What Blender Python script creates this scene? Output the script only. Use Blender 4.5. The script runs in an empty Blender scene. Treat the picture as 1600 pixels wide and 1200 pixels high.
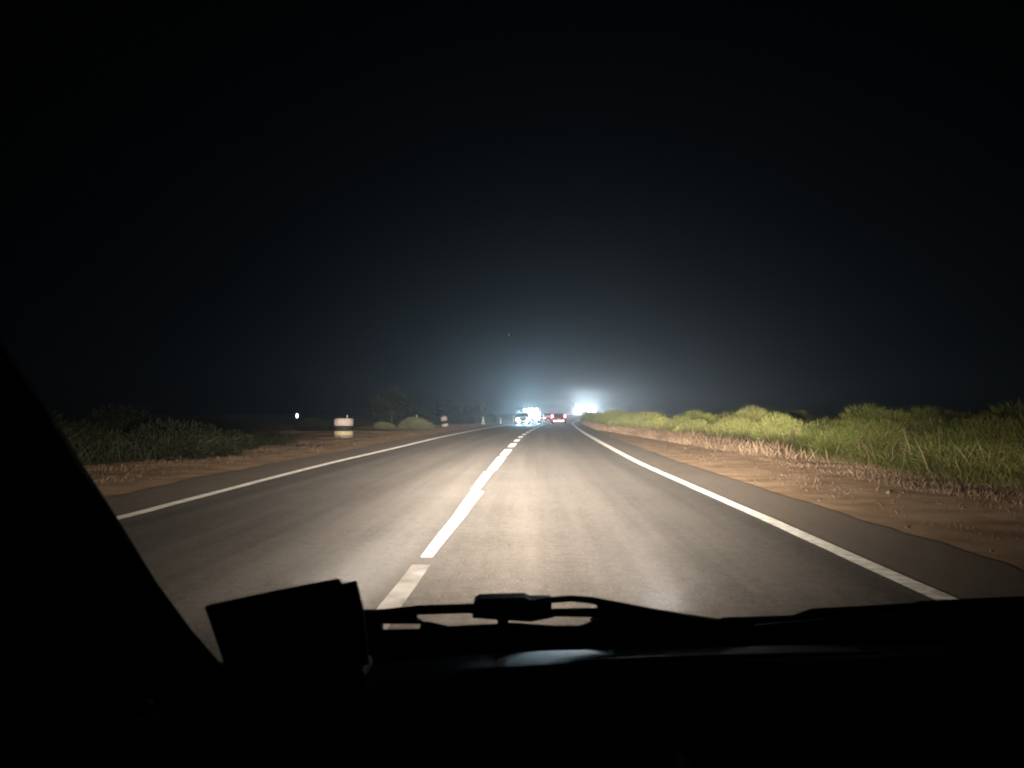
import bpy, bmesh, math, random
from mathutils import Vector, Matrix
from mathutils.noise import noise as mnoise
random.seed(7)
R = math.radians
scene = bpy.context.scene
C = scene.collection

# ------------------------------------------------------------------ camera
F = 1230.0            # focal length in pixels of the 1600 px wide photograph
HOR = 648.0           # row of the horizon
CAM_H = 1.25
cam_d = bpy.data.cameras.new('camera')
cam = bpy.data.objects.new('camera', cam_d)
C.objects.link(cam)
cam.location = (0, 0, CAM_H)
cam.rotation_euler = (R(90), 0, 0)
cam_d.sensor_width = 36
cam_d.lens = 36 * F / 1600
cam_d.shift_y = (HOR - 600) / 1600
cam_d.clip_start = 0.02
cam_d.clip_end = 6000
cam_d.dof.use_dof = True
cam_d.dof.focus_distance = 25
cam_d.dof.aperture_fstop = 10.0
scene.camera = cam

# ------------------------------------------------------------------ night sky, moonlight, exposure
world = bpy.data.worlds.new('World')
scene.world = world
world.use_nodes = True
wn = world.node_tree.nodes
sky = wn.new('ShaderNodeTexSky')
sky.sky_type = 'NISHITA'
sky.sun_disc = False
sky.sun_elevation = R(4)
sky.sun_rotation = R(200)
world.node_tree.links.new(sky.outputs[0], wn['Background'].inputs['Color'])
wn['Background'].inputs['Strength'].default_value = 0.0000015
moon_d = bpy.data.lights.new('moon', 'SUN')
moon_d.energy = 0.00003
moon_d.angle = R(0.5)
moon_d.color = (0.7, 0.8, 1)
moon = bpy.data.objects.new('moon', moon_d)
C.objects.link(moon)
moon.rotation_euler = (R(86), 0, R(-20))
scene.view_settings.view_transform = 'Standard'
scene.view_settings.look = 'None'
scene.view_settings.gamma = 1
scene.view_settings.use_curve_mapping = False
scene.view_settings.exposure = 5.0
scene.render.engine = 'CYCLES'
cy = scene.cycles
cy.use_denoising = True
try:
    cy.denoiser = 'OPENIMAGEDENOISE'
except Exception:
    pass
cy.max_bounces = 5
cy.diffuse_bounces = 2
cy.glossy_bounces = 2
cy.transmission_bounces = 2
cy.volume_bounces = 0
cy.transparent_max_bounces = 12
cy.sample_clamp_indirect = 0.5
cy.caustics_reflective = False
cy.caustics_refractive = False
cy.pixel_filter_type = 'BLACKMAN_HARRIS'
cy.filter_width = 1.9

# ------------------------------------------------------------------ helpers
def at(u, v, Y):
    """A point of the 1600x1200 photograph, at a distance of Y metres ahead."""
    return Vector(((u - 800) * Y / F, Y, CAM_H - (v - HOR) * Y / F))

def hermite(knots):
    n = len(knots)
    m = []
    for i in range(n):
        a, b = knots[max(i - 1, 0)], knots[min(i + 1, n - 1)]
        m.append((b[1] - a[1]) / (b[0] - a[0]))
    def f(y):
        if y <= knots[0][0]:
            return knots[0][1] + m[0] * (y - knots[0][0])
        if y >= knots[-1][0]:
            return knots[-1][1] + m[-1] * (y - knots[-1][0])
        for i in range(n - 1):
            if y <= knots[i + 1][0]:
                h = knots[i + 1][0] - knots[i][0]
                t = (y - knots[i][0]) / h
                return ((2*t**3 - 3*t**2 + 1) * knots[i][1] + (t**3 - 2*t**2 + t) * h * m[i]
                        + (-2*t**3 + 3*t**2) * knots[i+1][1] + (t**3 - t**2) * h * m[i+1])
    return f

centre = hermite([(0, -.86), (5, -.79), (10, -.63), (16, -.48), (25, -.22), (36.6, .2), (48, .7), (59, 1.35), (71.5, 2.15),
                  (90, 3.4), (110, 5.0), (150, 9.3), (200, 16.0), (260, 25.5), (340, 41.0)])
right_l = hermite([(0, 2.84), (5.5, 2.90), (9, 3.0), (12.7, 3.08), (20, 3.26), (27.7, 3.6), (38.4, 4.12), (57, 5.1), (81, 6.55),
                   (118, 9.1), (150, 12.6), (200, 19.4), (260, 28.9), (340, 44.6)])
left_l = hermite([(0, -4.7), (9.4, -4.69), (19, -4.65), (27, -4.39), (46.6, -3.75), (76.9, -2.0), (100, -.1), (118, 1.9), (150, 5.6),
                  (200, 12.3), (260, 22.0), (340, 37.4)])

def smooth(a, b, x):
    t = min(1, max(0, (x - a) / (b - a)))
    return t * t * (3 - 2 * t)

def rise(y):
    return 1.5 * smooth(125, 255, y)

def mesh_obj(name, verts, faces, mat=None, parent=None, smooth_=False):
    me = bpy.data.meshes.new(name)
    me.from_pydata([tuple(v) for v in verts], [], faces)
    me.update()
    if mat is not None:
        me.materials.append(mat)
    if smooth_:
        for p in me.polygons:
            p.use_smooth = True
    o = bpy.data.objects.new(name, me)
    C.objects.link(o)
    if parent is not None:
        o.parent = parent
    return o

def from_bm(name, bm, mat=None, parent=None, smooth_=False):
    me = bpy.data.meshes.new(name)
    bm.to_mesh(me)
    bm.free()
    if mat is not None:
        me.materials.append(mat)
    if smooth_:
        for p in me.polygons:
            p.use_smooth = True
    o = bpy.data.objects.new(name, me)
    C.objects.link(o)
    if parent is not None:
        o.parent = parent
    return o

def empty(name, loc=(0, 0, 0), rz=0.0):
    o = bpy.data.objects.new(name, None)
    C.objects.link(o)
    o.location = loc
    o.rotation_euler = (0, 0, rz)
    return o

def tag(o, label=None, cat=None, group=None, kind=None):
    if label: o['label'] = label
    if cat: o['category'] = cat
    if group: o['group'] = group
    if kind: o['kind'] = kind
    return o

def copy_tree(o, parent=None):
    c = o.copy()
    C.objects.link(c)
    c.parent = parent
    for ch in [x for x in scene.objects if x.parent == o]:
        copy_tree(ch, c)
    return c

def box_bm(sx, sy, sz, bevel=0.0, seg=2, loc=(0, 0, 0), bm=None):
    b = bmesh.new()
    bmesh.ops.create_cube(b, size=1)
    bmesh.ops.scale(b, vec=(sx, sy, sz), verts=b.verts)
    if bevel:
        bmesh.ops.bevel(b, geom=b.edges[:], offset=bevel, segments=seg, affect='EDGES', profile=.5)
    bmesh.ops.translate(b, vec=loc, verts=b.verts)
    return b

def lathe(profile, seg=20, close=True):
    """profile: list of (radius, z)"""
    v, f = [], []
    n = len(profile)
    for r, z in profile:
        for k in range(seg):
            a = 2 * math.pi * k / seg
            v.append((r * math.cos(a), r * math.sin(a), z))
    for i in range(n - 1):
        for k in range(seg):
            k2 = (k + 1) % seg
            f.append((i*seg + k, i*seg + k2, (i+1)*seg + k2, (i+1)*seg + k))
    if close:
        f.append(tuple(range(seg))[::-1])
        f.append(tuple((n-1)*seg + k for k in range(seg)))
    return v, f

def tube(points, radii, seg=8, flat=1.0):
    """swept round bar; flat squeezes it in the vertical"""
    v, f = [], []
    n = len(points)
    for i, p in enumerate(points):
        p = Vector(p)
        d = (Vector(points[min(i+1, n-1)]) - Vector(points[max(i-1, 0)])).normalized()
        ref = Vector((0, 0, 1)) if abs(d.z) < .9 else Vector((0, 1, 0))
        s = d.cross(ref).normalized()
        t = s.cross(d).normalized()
        r = radii[i] if hasattr(radii, '__len__') else radii
        for k in range(seg):
            a = 2 * math.pi * (k + .5) / seg
            v.append(p + s * (math.cos(a) * r) + t * (math.sin(a) * r * flat))
    for i in range(n - 1):
        for k in range(seg):
            k2 = (k + 1) % seg
            f.append((i*seg + k, i*seg + k2, (i+1)*seg + k2, (i+1)*seg + k))
    f.append(tuple(range(seg))[::-1])
    f.append(tuple((n-1)*seg + k for k in range(seg)))
    return v, f

# ------------------------------------------------------------------ materials
def mat(name, col, rough=.8, spec=.3, noise=None, scale=5.0, bump=0.0, bump_scale=60.0, metal=0.0, detail=4, coat=0.0, diff_rough=0.0):
    m = bpy.data.materials.new(name)
    m.use_nodes = True
    nt = m.node_tree
    n, l = nt.nodes, nt.links
    p = n['Principled BSDF']
    p.inputs['Base Color'].default_value = (*col, 1)
    p.inputs['Roughness'].default_value = rough
    p.inputs['Specular IOR Level'].default_value = spec
    p.inputs['Metallic'].default_value = metal
    p.inputs['Coat Weight'].default_value = coat
    p.inputs['Diffuse Roughness'].default_value = diff_rough
    tc = n.new('ShaderNodeTexCoord')
    if noise:
        t = n.new('ShaderNodeTexNoise')
        t.inputs['Scale'].default_value = scale
        t.inputs['Detail'].default_value = detail
        l.new(tc.outputs['Object'], t.inputs['Vector'])
        r = n.new('ShaderNodeValToRGB')
        r.color_ramp.elements[0].position = .35
        r.color_ramp.elements[1].position = .65
        r.color_ramp.elements[0].color = (*col, 1)
        r.color_ramp.elements[1].color = (*noise, 1)
        l.new(t.outputs['Fac'], r.inputs['Fac'])
        l.new(r.outputs['Color'], p.inputs['Base Color'])
    if bump:
        b = n.new('ShaderNodeTexNoise')
        b.inputs['Scale'].default_value = bump_scale
        b.inputs['Detail'].default_value = 3
        l.new(tc.outputs['Object'], b.inputs['Vector'])
        bn = n.new('ShaderNodeBump')
        bn.inputs['Strength'].default_value = bump
        bn.inputs['Distance'].default_value = .02
        l.new(b.outputs['Fac'], bn.inputs['Height'])
        l.new(bn.outputs['Normal'], p.inputs['Normal'])
    return m

def emit(name, col, strength):
    m = bpy.data.materials.new(name)
    m.use_nodes = True
    p = m.node_tree.nodes['Principled BSDF']
    p.inputs['Base Color'].default_value = (*[c * .5 for c in col], 1)
    p.inputs['Roughness'].default_value = .2
    p.inputs['Emission Color'].default_value = (*col, 1)
    p.inputs['Emission Strength'].default_value = strength
    return m

def mathn(nt, op, a, b=None, c=None):
    n = nt.nodes.new('ShaderNodeMath')
    n.operation = op
    for i, x in enumerate((a, b, c)):
        if x is None: continue
        if isinstance(x, (int, float)):
            n.inputs[i].default_value = x
        else:
            nt.links.new(x, n.inputs[i])
    return n.outputs[0]

def asphalt(name, dark, light, tracks=True):
    """worn asphalt: aggregate speckle, long wheel-track bands along the UV's v axis, stains"""
    m = bpy.data.materials.new(name)
    m.use_nodes = True
    nt = m.node_tree
    n, l = nt.nodes, nt.links
    p = n['Principled BSDF']
    p.inputs['Roughness'].default_value = .82
    p.inputs['Specular IOR Level'].default_value = .08
    p.inputs['Diffuse Roughness'].default_value = 1.0
    uv = n.new('ShaderNodeUVMap')
    uv.uv_map = 'UVMap'
    tc = n.new('ShaderNodeTexCoord')
    def noise(vec, scale, detail, rough=.55, sc=None):
        t = n.new('ShaderNodeTexNoise')
        t.inputs['Scale'].default_value = scale
        t.inputs['Detail'].default_value = detail
        t.inputs['Roughness'].default_value = rough
        if sc:
            mp = n.new('ShaderNodeMapping')
            mp.inputs['Scale'].default_value = sc
            l.new(vec, mp.inputs['Vector'])
            vec = mp.outputs[0]
        l.new(vec, t.inputs['Vector'])
        return t.outputs['Fac']
    streak = noise(uv.outputs[0], 1.0, 4, .5, (1.9, .035, 1))       # long bands along the lane
    fine = noise(uv.outputs[0], 1.0, 3, .6, (9, .25, 1))
    patch = noise(tc.outputs['Object'], .55, 5, .6)
    grain = noise(tc.outputs['Object'], 90, 2, .7)
    mott = noise(tc.outputs['Object'], 9, 4, .7)
    s = mathn(nt, 'MULTIPLY', streak, 1.3 if tracks else .4)
    s = mathn(nt, 'ADD', s, mathn(nt, 'MULTIPLY', mathn(nt, 'SUBTRACT', mott, .5), .8))
    s = mathn(nt, 'ADD', s, mathn(nt, 'MULTIPLY', patch, .55))
    s = mathn(nt, 'ADD', s, mathn(nt, 'MULTIPLY', fine, .25))
    s = mathn(nt, 'ADD', s, mathn(nt, 'MULTIPLY', mathn(nt, 'SUBTRACT', grain, .5), 1.8))
    s = mathn(nt, 'ADD', s, .45)
    mr = n.new('ShaderNodeMapRange')
    mr.inputs['From Min'].default_value = 1.05 if tracks else .65
    mr.inputs['From Max'].default_value = 1.95 if tracks else 1.35
    l.new(s, mr.inputs['Value'])
    mx = n.new('ShaderNodeMix')
    mx.data_type = 'RGBA'
    mx.inputs[6].default_value = (*dark, 1)
    mx.inputs[7].default_value = (*light, 1)
    l.new(mr.outputs[0], mx.inputs[0])
    # pale stone chips and dark tar specks
    v = n.new('ShaderNodeTexVoronoi')
    v.inputs['Scale'].default_value = 22
    l.new(tc.outputs['Object'], v.inputs['Vector'])
    lt = mathn(nt, 'LESS_THAN', v.outputs['Distance'], .13)
    mx2 = n.new('ShaderNodeMix')
    mx2.data_type = 'RGBA'
    l.new(mathn(nt, 'MULTIPLY', lt, .8), mx2.inputs[0])
    l.new(mx.outputs[2], mx2.inputs[6])
    l.new(v.outputs['Color'], mx2.inputs[7])
    hs = n.new('ShaderNodeHueSaturation')
    hs.inputs['Saturation'].default_value = .0
    hs.inputs['Value'].default_value = .25
    l.new(v.outputs['Color'], hs.inputs['Color'])
    l.new(hs.outputs[0], mx2.inputs[7])
    l.new(mx2.outputs[2], p.inputs['Base Color'])
    bn = n.new('ShaderNodeBump')
    bn.inputs['Strength'].default_value = .6
    bn.inputs['Distance'].default_value = .012
    l.new(grain, bn.inputs['Height'])
    l.new(bn.outputs[0], p.inputs['Normal'])
    return m

M = {}
M['road'] = asphalt('worn_asphalt', (.05, .046, .042), (.125, .114, .103))
M['shoulder'] = asphalt('dusty_asphalt', (.1, .086, .072), (.17, .145, .12), tracks=False)
M['dirt'] = mat('dry_dirt', (.17, .115, .072), .95, .1, noise=(.29, .208, .136), scale=1.3, bump=.5, bump_scale=35, detail=8, diff_rough=1)
M['paint'] = mat('road_paint', (.5, .48, .43), .75, .3, noise=(.82, .8, .75), scale=9, detail=9, bump=.5, bump_scale=60, diff_rough=1)
M['paint_bright'] = mat('fresh_road_paint', (.78, .76, .72), .7, .3, noise=(.86, .84, .8), scale=18, bump=.4, bump_scale=60, diff_rough=1)
M['paint_worn'] = mat('worn_road_paint', (.62, .6, .54), .8, .2, noise=(.88, .85, .78), scale=5, bump=.5, bump_scale=60, diff_rough=1)
M['white'] = mat('white_paint', (.48, .39, .36), .7, .3, noise=(.68, .57, .54), scale=7, bump=.3, bump_scale=20)
M['white_clean'] = mat('white_plastic', (.8, .8, .78), .45, .5)
M['cream'] = mat('yellowed_paint', (.5, .42, .25), .8, .2, noise=(.62, .53, .33), scale=6)
M['blackpaint'] = mat('black_paint', (.015, .015, .016), .7, .3, noise=(.035, .033, .03), scale=9)
M['concrete'] = mat('concrete', (.22, .19, .16), .9, .2, noise=(.3, .27, .23), scale=8, bump=.4, bump_scale=25)
M['bark'] = mat('bark', (.06, .045, .03), .95, .1, noise=(.11, .085, .06), scale=14, bump=.8, bump_scale=30)
M['rubber'] = mat('rubber', (.012, .012, .013), .75, .25, noise=(.02, .02, .02), scale=30)
M['trim'] = mat('black_trim', (.01, .01, .012), .6, .2, noise=(.018, .018, .02), scale=30, bump=.15, bump_scale=400)
M['dash'] = mat('dashboard_vinyl', (.05, .042, .035), .48, .5, noise=(.06, .05, .042), scale=120, bump=.12, bump_scale=900)
M['pillar'] = mat('pillar_sheen_trim', (.42, .39, .43), .6, .4, noise=(.47, .44, .48), scale=90, bump=.12, bump_scale=500)  # pale colour stands in for the sheen on the pillar
M['bonnet'] = mat('dark_bonnet_paint', (.006, .006, .008), .65, .15, noise=(.008, .008, .01), scale=8)
M['glass_dark'] = mat('vehicle_glass', (.008, .009, .012), .25, .25, noise=(.014, .016, .02), scale=3)
M['rim'] = mat('wheel_metal', (.4, .4, .42), .35, .5, metal=.8, noise=(.5, .5, .5), scale=10)
M['paint_silver'] = mat('silver_body', (.1, .105, .11), .3, .5, noise=(.12, .125, .13), scale=6, metal=.4)
M['paint_white'] = mat('white_body', (.6, .6, .58), .4, .5, noise=(.66, .66, .64), scale=5)
M['paint_grey'] = mat('dark_grey_body', (.012, .013, .015), .65, .12, noise=(.02, .021, .023), scale=5)
M['paint_red'] = mat('dark_red_body', (.03, .006, .006), .6, .12, noise=(.06, .01, .01), scale=5)
M['plate'] = mat('number_plate', (.3, .3, .28), .4, .4, noise=(.36, .36, .33), scale=20)
M['lamp_white'] = emit('headlamp_glow', (.9, .97, 1.0), 6)
M['lamp_teal'] = emit('headlamp_glow_cool', (.7, 1.0, .95), 6)
M['lamp_warm'] = emit('headlamp_glow_white', (1, .97, .93), 6)
M['lamp_red'] = emit('tail_lamp_glow', (1, .04, .07), 3)
M['lamp_red_dim'] = emit('marker_lamp_glow', (1, .09, .13), 1.6)
M['lamp_small'] = emit('small_lamp_glow', (.55, .75, 1.0), .25)
M['star'] = emit('star_glow', (.7, .8, .9), .012)
M['reflector'] = emit('reflector', (.7, .8, .85), .0)

def leafy(name, a, b, c=None):
    """leaf colour varies with a mesh colour attribute 'tint' and with each object"""
    m = bpy.data.materials.new(name)
    m.use_nodes = True
    nt = m.node_tree
    n, l = nt.nodes, nt.links
    p = n['Principled BSDF']
    p.inputs['Roughness'].default_value = .65
    p.inputs['Specular IOR Level'].default_value = .25
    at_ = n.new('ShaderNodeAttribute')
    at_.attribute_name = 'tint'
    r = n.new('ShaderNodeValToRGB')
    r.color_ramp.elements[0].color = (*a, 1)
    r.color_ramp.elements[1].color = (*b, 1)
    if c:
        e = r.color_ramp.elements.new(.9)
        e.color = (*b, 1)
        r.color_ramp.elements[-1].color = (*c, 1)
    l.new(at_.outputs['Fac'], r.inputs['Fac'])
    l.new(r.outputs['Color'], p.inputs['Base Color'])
    tr = n.new('ShaderNodeBsdfTranslucent')
    l.new(r.outputs['Color'], tr.inputs['Color'])
    mx = n.new('ShaderNodeMixShader')
    mx.inputs[0].default_value = .25
    l.new(p.outputs[0], mx.inputs[1])
    l.new(tr.outputs[0], mx.inputs[2])
    l.new(mx.outputs[0], n['Material Output'].inputs['Surface'])
    return m

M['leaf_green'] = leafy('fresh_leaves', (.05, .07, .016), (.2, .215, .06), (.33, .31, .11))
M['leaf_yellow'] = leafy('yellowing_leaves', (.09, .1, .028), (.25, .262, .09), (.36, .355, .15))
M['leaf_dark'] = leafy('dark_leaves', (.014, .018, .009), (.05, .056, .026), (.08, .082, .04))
M['leaf_grey'] = leafy('dusty_leaves', (.13, .135, .065), (.34, .34, .19), (.46, .43, .25))
M['straw'] = leafy('dry_grass_blades', (.14, .1, .06), (.42, .3, .2), (.52, .4, .27))
M['grass_mix'] = leafy('green_grass_blades', (.05, .065, .015), (.17, .17, .05), (.28, .24, .1))

# ------------------------------------------------------------------ the setting: ground, road, shoulders
def road_strip(name, lo, hi, dz, m, y0, y1, step, nx=6, kind='structure', parent=None):
    ys = []
    y = y0
    while y < y1:
        ys.append(y)
        y += step + max(0, y) * .012
    ys.append(y1)
    v, f, uvs = [], [], []
    for yy in ys:
        a, b = lo(yy), hi(yy)
        for k in range(nx + 1):
            x = a + (b - a) * k / nx
            v.append((x, yy, rise(yy) + dz))
            uvs.append((x - centre(yy), yy))
    for i in range(len(ys) - 1):
        for k in range(nx):
            q = i * (nx + 1) + k
            f.append((q, q + 1, q + nx + 2, q + nx + 1))
    o = mesh_obj(name, v, f, m, parent, True)
    uvl = o.data.uv_layers.new(name='UVMap')
    for lp in o.data.loops:
        uvl.data[lp.index].uv = uvs[lp.vertex_index]
    if kind and parent is None:
        o['kind'] = kind
    return o

rnd = random.Random(3)
def wob(y, amp, ph):
    from mathutils import noise as mn
    return amp * 1.5 * (mn.noise(Vector((y * .35, ph, 0))) * 1.4 + mn.noise(Vector((y * 1.9, ph, 5))) * .7 + mn.noise(Vector((y * 6, ph, 9))) * .35)

# ground: a grid, fine near the road, reaching the horizon
def height(x, y):
    d = max(x - right_l(min(y, 340)) - 2.2, left_l(min(y, 340)) - 2.2 - x, 0)
    bump = mnoise(Vector((x * .22, y * .22, 0))) * .16 + mnoise(Vector((x * 1.1, y * .9, 3))) * .035 + mnoise(Vector((x * 2.7, y * 2.3, 7))) * .012
    return rise(y) + bump * smooth(0, 3.5, d) - .004 * 0 + .0
xs, ys = [], []
x = -880.0
marks = [(-880, -80, 50), (-80, -24, 6), (-24, 26, .8), (26, 80, 4), (80, 880, 50)]
for a, b, s in marks:
    k = 0
    while a + k * s < b - 1e-6:
        xs.append(a + k * s); k += 1
xs.append(880)
for a, b, s in [(-300, -10, 40), (-10, 60, .8), (60, 150, 2), (150, 360, 6), (360, 880, 40)]:
    k = 0
    while a + k * s < b - 1e-6:
        ys.append(a + k * s); k += 1
ys.append(880)
gv = [(x, y, height(x, y)) for y in ys for x in xs]
nx = len(xs)
gf = [(j*nx+i, j*nx+i+1, (j+1)*nx+i+1, (j+1)*nx+i) for j in range(len(ys)-1) for i in range(nx-1)]
ground = mesh_obj('ground', gv, gf, M['dirt'], None, True)
tag(ground, 'dry brown earth on both sides of the road', None, None, 'structure')

shoulder_r = road_strip('road_shoulder', lambda y: right_l(y) - .3, lambda y: right_l(y) + 1.12 + wob(y, .07, 1), .010, M['shoulder'], -4, 330, .25, 4)
shoulder_l = road_strip('road_shoulder', lambda y: left_l(y) - 1.45 - wob(y, .09, 4), lambda y: left_l(y) + .3, .010, M['shoulder'], -4, 330, .25, 4)
shoulder_r['label'] = 'dusty asphalt shoulder outside the white line by the green bushes'
shoulder_l['label'] = 'dim asphalt shoulder outside the edge line by the striped bollard'
road = road_strip('road', lambda y: left_l(y) - .02, lambda y: right_l(y) + .02, .016, M['road'], -6, 340, .8, 8)
tag(road, 'grey asphalt two-lane road curving to the right', None, None, 'structure')

def wid(y):
    return .085 + .055 * smooth(8, 45, y)  # edge lines widen with distance: bloom put into their shape
el = road_strip('edge_line', lambda y: right_l(y) - wid(y) - .0 + wob(y*3, .006, 2), lambda y: right_l(y) + wid(y) + wob(y*3, .006, 5), .022, M['paint'], -4, 335, .6, 1, None, road)
el['label'] = 'bright white solid edge line on the right of the road'
el = road_strip('edge_line', lambda y: left_l(y) - wid(y) * 1.0 + wob(y*3, .008, 7), lambda y: left_l(y) + wid(y) * 1.0 + wob(y*3, .008, 9), .022, M['paint_worn'], -4, 335, .6, 1, None, road)
el['label'] = 'dull worn solid edge line on the left of the road'

def dash(y0, y1, w0, w1, m, off0=0.0, off1=0.0):
    n = 8
    v, f = [], []
    for i in range(n + 1):
        t = i / n
        y = y0 + (y1 - y0) * t
        w = (w0 + (w1 - w0) * t) / 2
        c = centre(y) + off0 + (off1 - off0) * t
        e = random.uniform(-.006, .006)
        v += [(c - w + e, y, rise(y) + .022), (c + w + e, y, rise(y) + .022)]
    for i in range(n):
        f.append((2*i, 2*i+1, 2*i+3, 2*i+2))
    return mesh_obj('lane_dash', v, f, m, road)
M['paint_dull'] = mat('dull_road_paint', (.36, .34, .31), .85, .2, noise=(.66, .63, .59), scale=3.2, bump=.5, bump_scale=60, detail=8)
d = dash(1.0, 6.45, .15, .15, M['paint_dull'], .02, .01); d['label'] = 'duller worn dash just beyond the wiper'
dash(6.80, 12.6, .10, .21, M['paint_bright'])  # dashes grow wider further off, with bloom put into their shape
dash(12.85, 17.0, .14, .20, M['paint_bright'], -.05, -.04)
dash(17.4, 22.9, .20, .25, M['paint_bright'], -.01, 0)
y = 23.9
k = 0
while y < 200:
    gap = 2.0 + min(1.4, max(0, (y - 26) * .06))
    L = 6.0 - gap
    dash(y, y + L, .24, .27, M['paint_bright'])
    y += 6.0
    k += 1

# ------------------------------------------------------------------ foliage
def add_tint(me, vals_per_face):
    ca = me.color_attributes.new(name='tint', type='FLOAT_COLOR', domain='CORNER')
    buf = []
    for p in me.polygons:
        t = vals_per_face[p.index]
        buf.extend((t, t, t, 1) * p.loop_total)
    ca.data.foreach_set('color', buf)

def blades(count, place, length, width, droop, seg=3, rg=None):
    """place(rg) -> (base point, lean direction, tint, scale); arching tapered strips"""
    rg = rg or random
    v, f, t = [], [], []
    for _ in range(count):
        r = place(rg)
        if r is None: continue
        p, lean, tint, sc = r
        L = length * sc * rg.uniform(.6, 1.25)
        w = width * sc * rg.uniform(.7, 1.3)
        side = Vector((rg.uniform(-1, 1), rg.uniform(-1, 1), rg.uniform(-.3, .3)))
        side = (side - lean * side.dot(lean)).normalized() if side.length > 1e-3 else Vector((1, 0, 0))
        d = lean.normalized()
        b = len(v)
        q = p.copy()
        for s in range(seg + 1):
            ww = w * (1 - s / seg) * .5 + .001 if s else w * .35
            if s == 1: ww = w * .5
            v.append(q - side * ww)
            v.append(q + side * ww)
            if s < seg:
                q = q + d * (L / seg)
                d = (d + Vector((0, 0, -droop * (s + 1) / seg))).normalized()
        for s in range(seg):
            f.append((b + 2*s, b + 2*s + 1, b + 2*s + 3, b + 2*s + 2))
            t.append(min(1, max(0, tint + rg.uniform(-.12, .12))))
    return v, f, t

def make_foliage(name, m, parent, data):
    v, f, t = data
    o = mesh_obj(name, v, f, m, parent)
    add_tint(o.data, t)
    return o

def bush_data(rx, ry, rz, count, seed, length=.42, width=.03, droop=.55, tint0=.5, lumps=9, lie=0.5):
    """a mound of leafy sprays: several overlapping lumps, blades start inside and arch outwards"""
    rg = random.Random(seed)
    L = []
    for i in range(lumps):
        a = rg.uniform(0, 2 * math.pi)
        r = rg.uniform(0, .72)
        h = rg.uniform(.25, .95) * (1 - r * .45)
        L.append((Vector((rx * r * math.cos(a), ry * r * math.sin(a), rz * h * .55)), rg.uniform(.28, .5), rg.uniform(-.28, .28), h))
    def place(rg):
        c, s, dt, h = rg.choice(L)
        while True:
            q = Vector((rg.uniform(-1, 1), rg.uniform(-1, 1), rg.uniform(-1, 1)))
            if .35 < q.length < 1: break
        p = c + Vector((q.x * rx * s, q.y * ry * s, q.z * rz * s * 1.1))
        if p.z < .02: p.z = rg.uniform(.02, .2)
        lean = Vector((q.x, q.y, q.z * .6 + .45))
        lean.x += rg.uniform(-.6, .6) * lie * 2
        lean.y += rg.uniform(-.5, .5)
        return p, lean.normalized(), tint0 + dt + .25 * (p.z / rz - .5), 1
    return blades(count, place, length, width, droop, 3, rg)

def stems(parent, rx, h, n, seed):
    rg = random.Random(seed)
    v, f = [], []
    for i in range(n):
        a = rg.uniform(0, 6.28)
        b = Vector((rx * .25 * math.cos(a), rx * .25 * math.sin(a), -.05))
        e = Vector((rx * .7 * math.cos(a), rx * .6 * math.sin(a), h * rg.uniform(.5, .85)))
        mid = (b + e) / 2 + Vector((0, 0, h * .12))
        tv, tf = tube([b, mid, e], [.025, .017, .006], 5)
        o = len(v)
        v += tv
        f += [tuple(i + o for i in q) for q in tf]
    return tag(mesh_obj('stems', v, f, M['bark'], parent, True), None, None, None, 'stuff')

def make_bush(name, m, rx, ry, rz, count, seed, **kw):
    e = empty(name)
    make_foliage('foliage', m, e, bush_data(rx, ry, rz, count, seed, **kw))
    stems(e, rx, rz, 9, seed)
    return e

protos = [
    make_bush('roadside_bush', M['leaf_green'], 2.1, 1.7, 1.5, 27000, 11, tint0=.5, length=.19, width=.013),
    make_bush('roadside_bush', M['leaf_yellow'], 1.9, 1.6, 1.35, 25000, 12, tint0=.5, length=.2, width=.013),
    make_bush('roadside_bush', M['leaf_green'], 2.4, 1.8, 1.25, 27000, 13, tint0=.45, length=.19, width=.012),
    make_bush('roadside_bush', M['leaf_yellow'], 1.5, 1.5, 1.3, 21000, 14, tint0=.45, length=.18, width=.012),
]
used = set()
def place_bush(i, x, y, s=1.0, sz=1.0, rz=0.0, label='', group=None):
    src = protos[i]
    o = src if i not in used else copy_tree(src)
    used.add(i)
    o.location = (x, y, height(x, y) - .04)
    o.scale = (s, s, s * sz * 1.15)
    o.rotation_euler = (0, 0, rz)
    tag(o, label, 'bush', group)
    return o

G_R = 'green bushes along the right verge'
near_right = [   # proto, X, Y, scale, height factor, label
    (0, 12.6, 15.5, 1.0, .95, 'dim dark green bush at the edge of the headlight beam, above the right verge'),
    (2, 11.2, 19.0, .95, 1.0, 'low olive bush with trailing sprays beside the brown dirt verge'),
    (0, 14.6, 20.5, 1.1, 1.02, 'broad green bush standing behind the low olive one'),
    (2, 10.3, 24.0, .85, 1.05, 'bright green low mound of leaves nearest the dirt verge'),
    (0, 12.9, 26.5, 1.0, 1.05, 'tall round-topped green bush that rises highest of the hedge row'),
    (1, 10.4, 30.0, .95, 1.02, 'yellow-green bush full in the headlight beam'),
    (3, 9.9, 35.5, .95, .98, 'pale yellow bush with a smooth rounded crest'),
    (1, 11.9, 38.0, 1.1, 1.02, 'wide yellow-green bush behind the pale yellow crest'),
    (3, 9.7, 42.0, .85, .95, 'small yellowish bush with a dark gap on its far side'),
    (0, 12.2, 49.0, 1.1, .98, 'dark green bush filling the gap behind the small yellow ones'),
]
rr = random.Random(5)
for i, x, y, s, sz, lab in near_right:
    place_bush(i, x, y, s, sz, rr.uniform(-.6, .6), lab, G_R)
yy = 47.0
kk = 0
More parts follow.
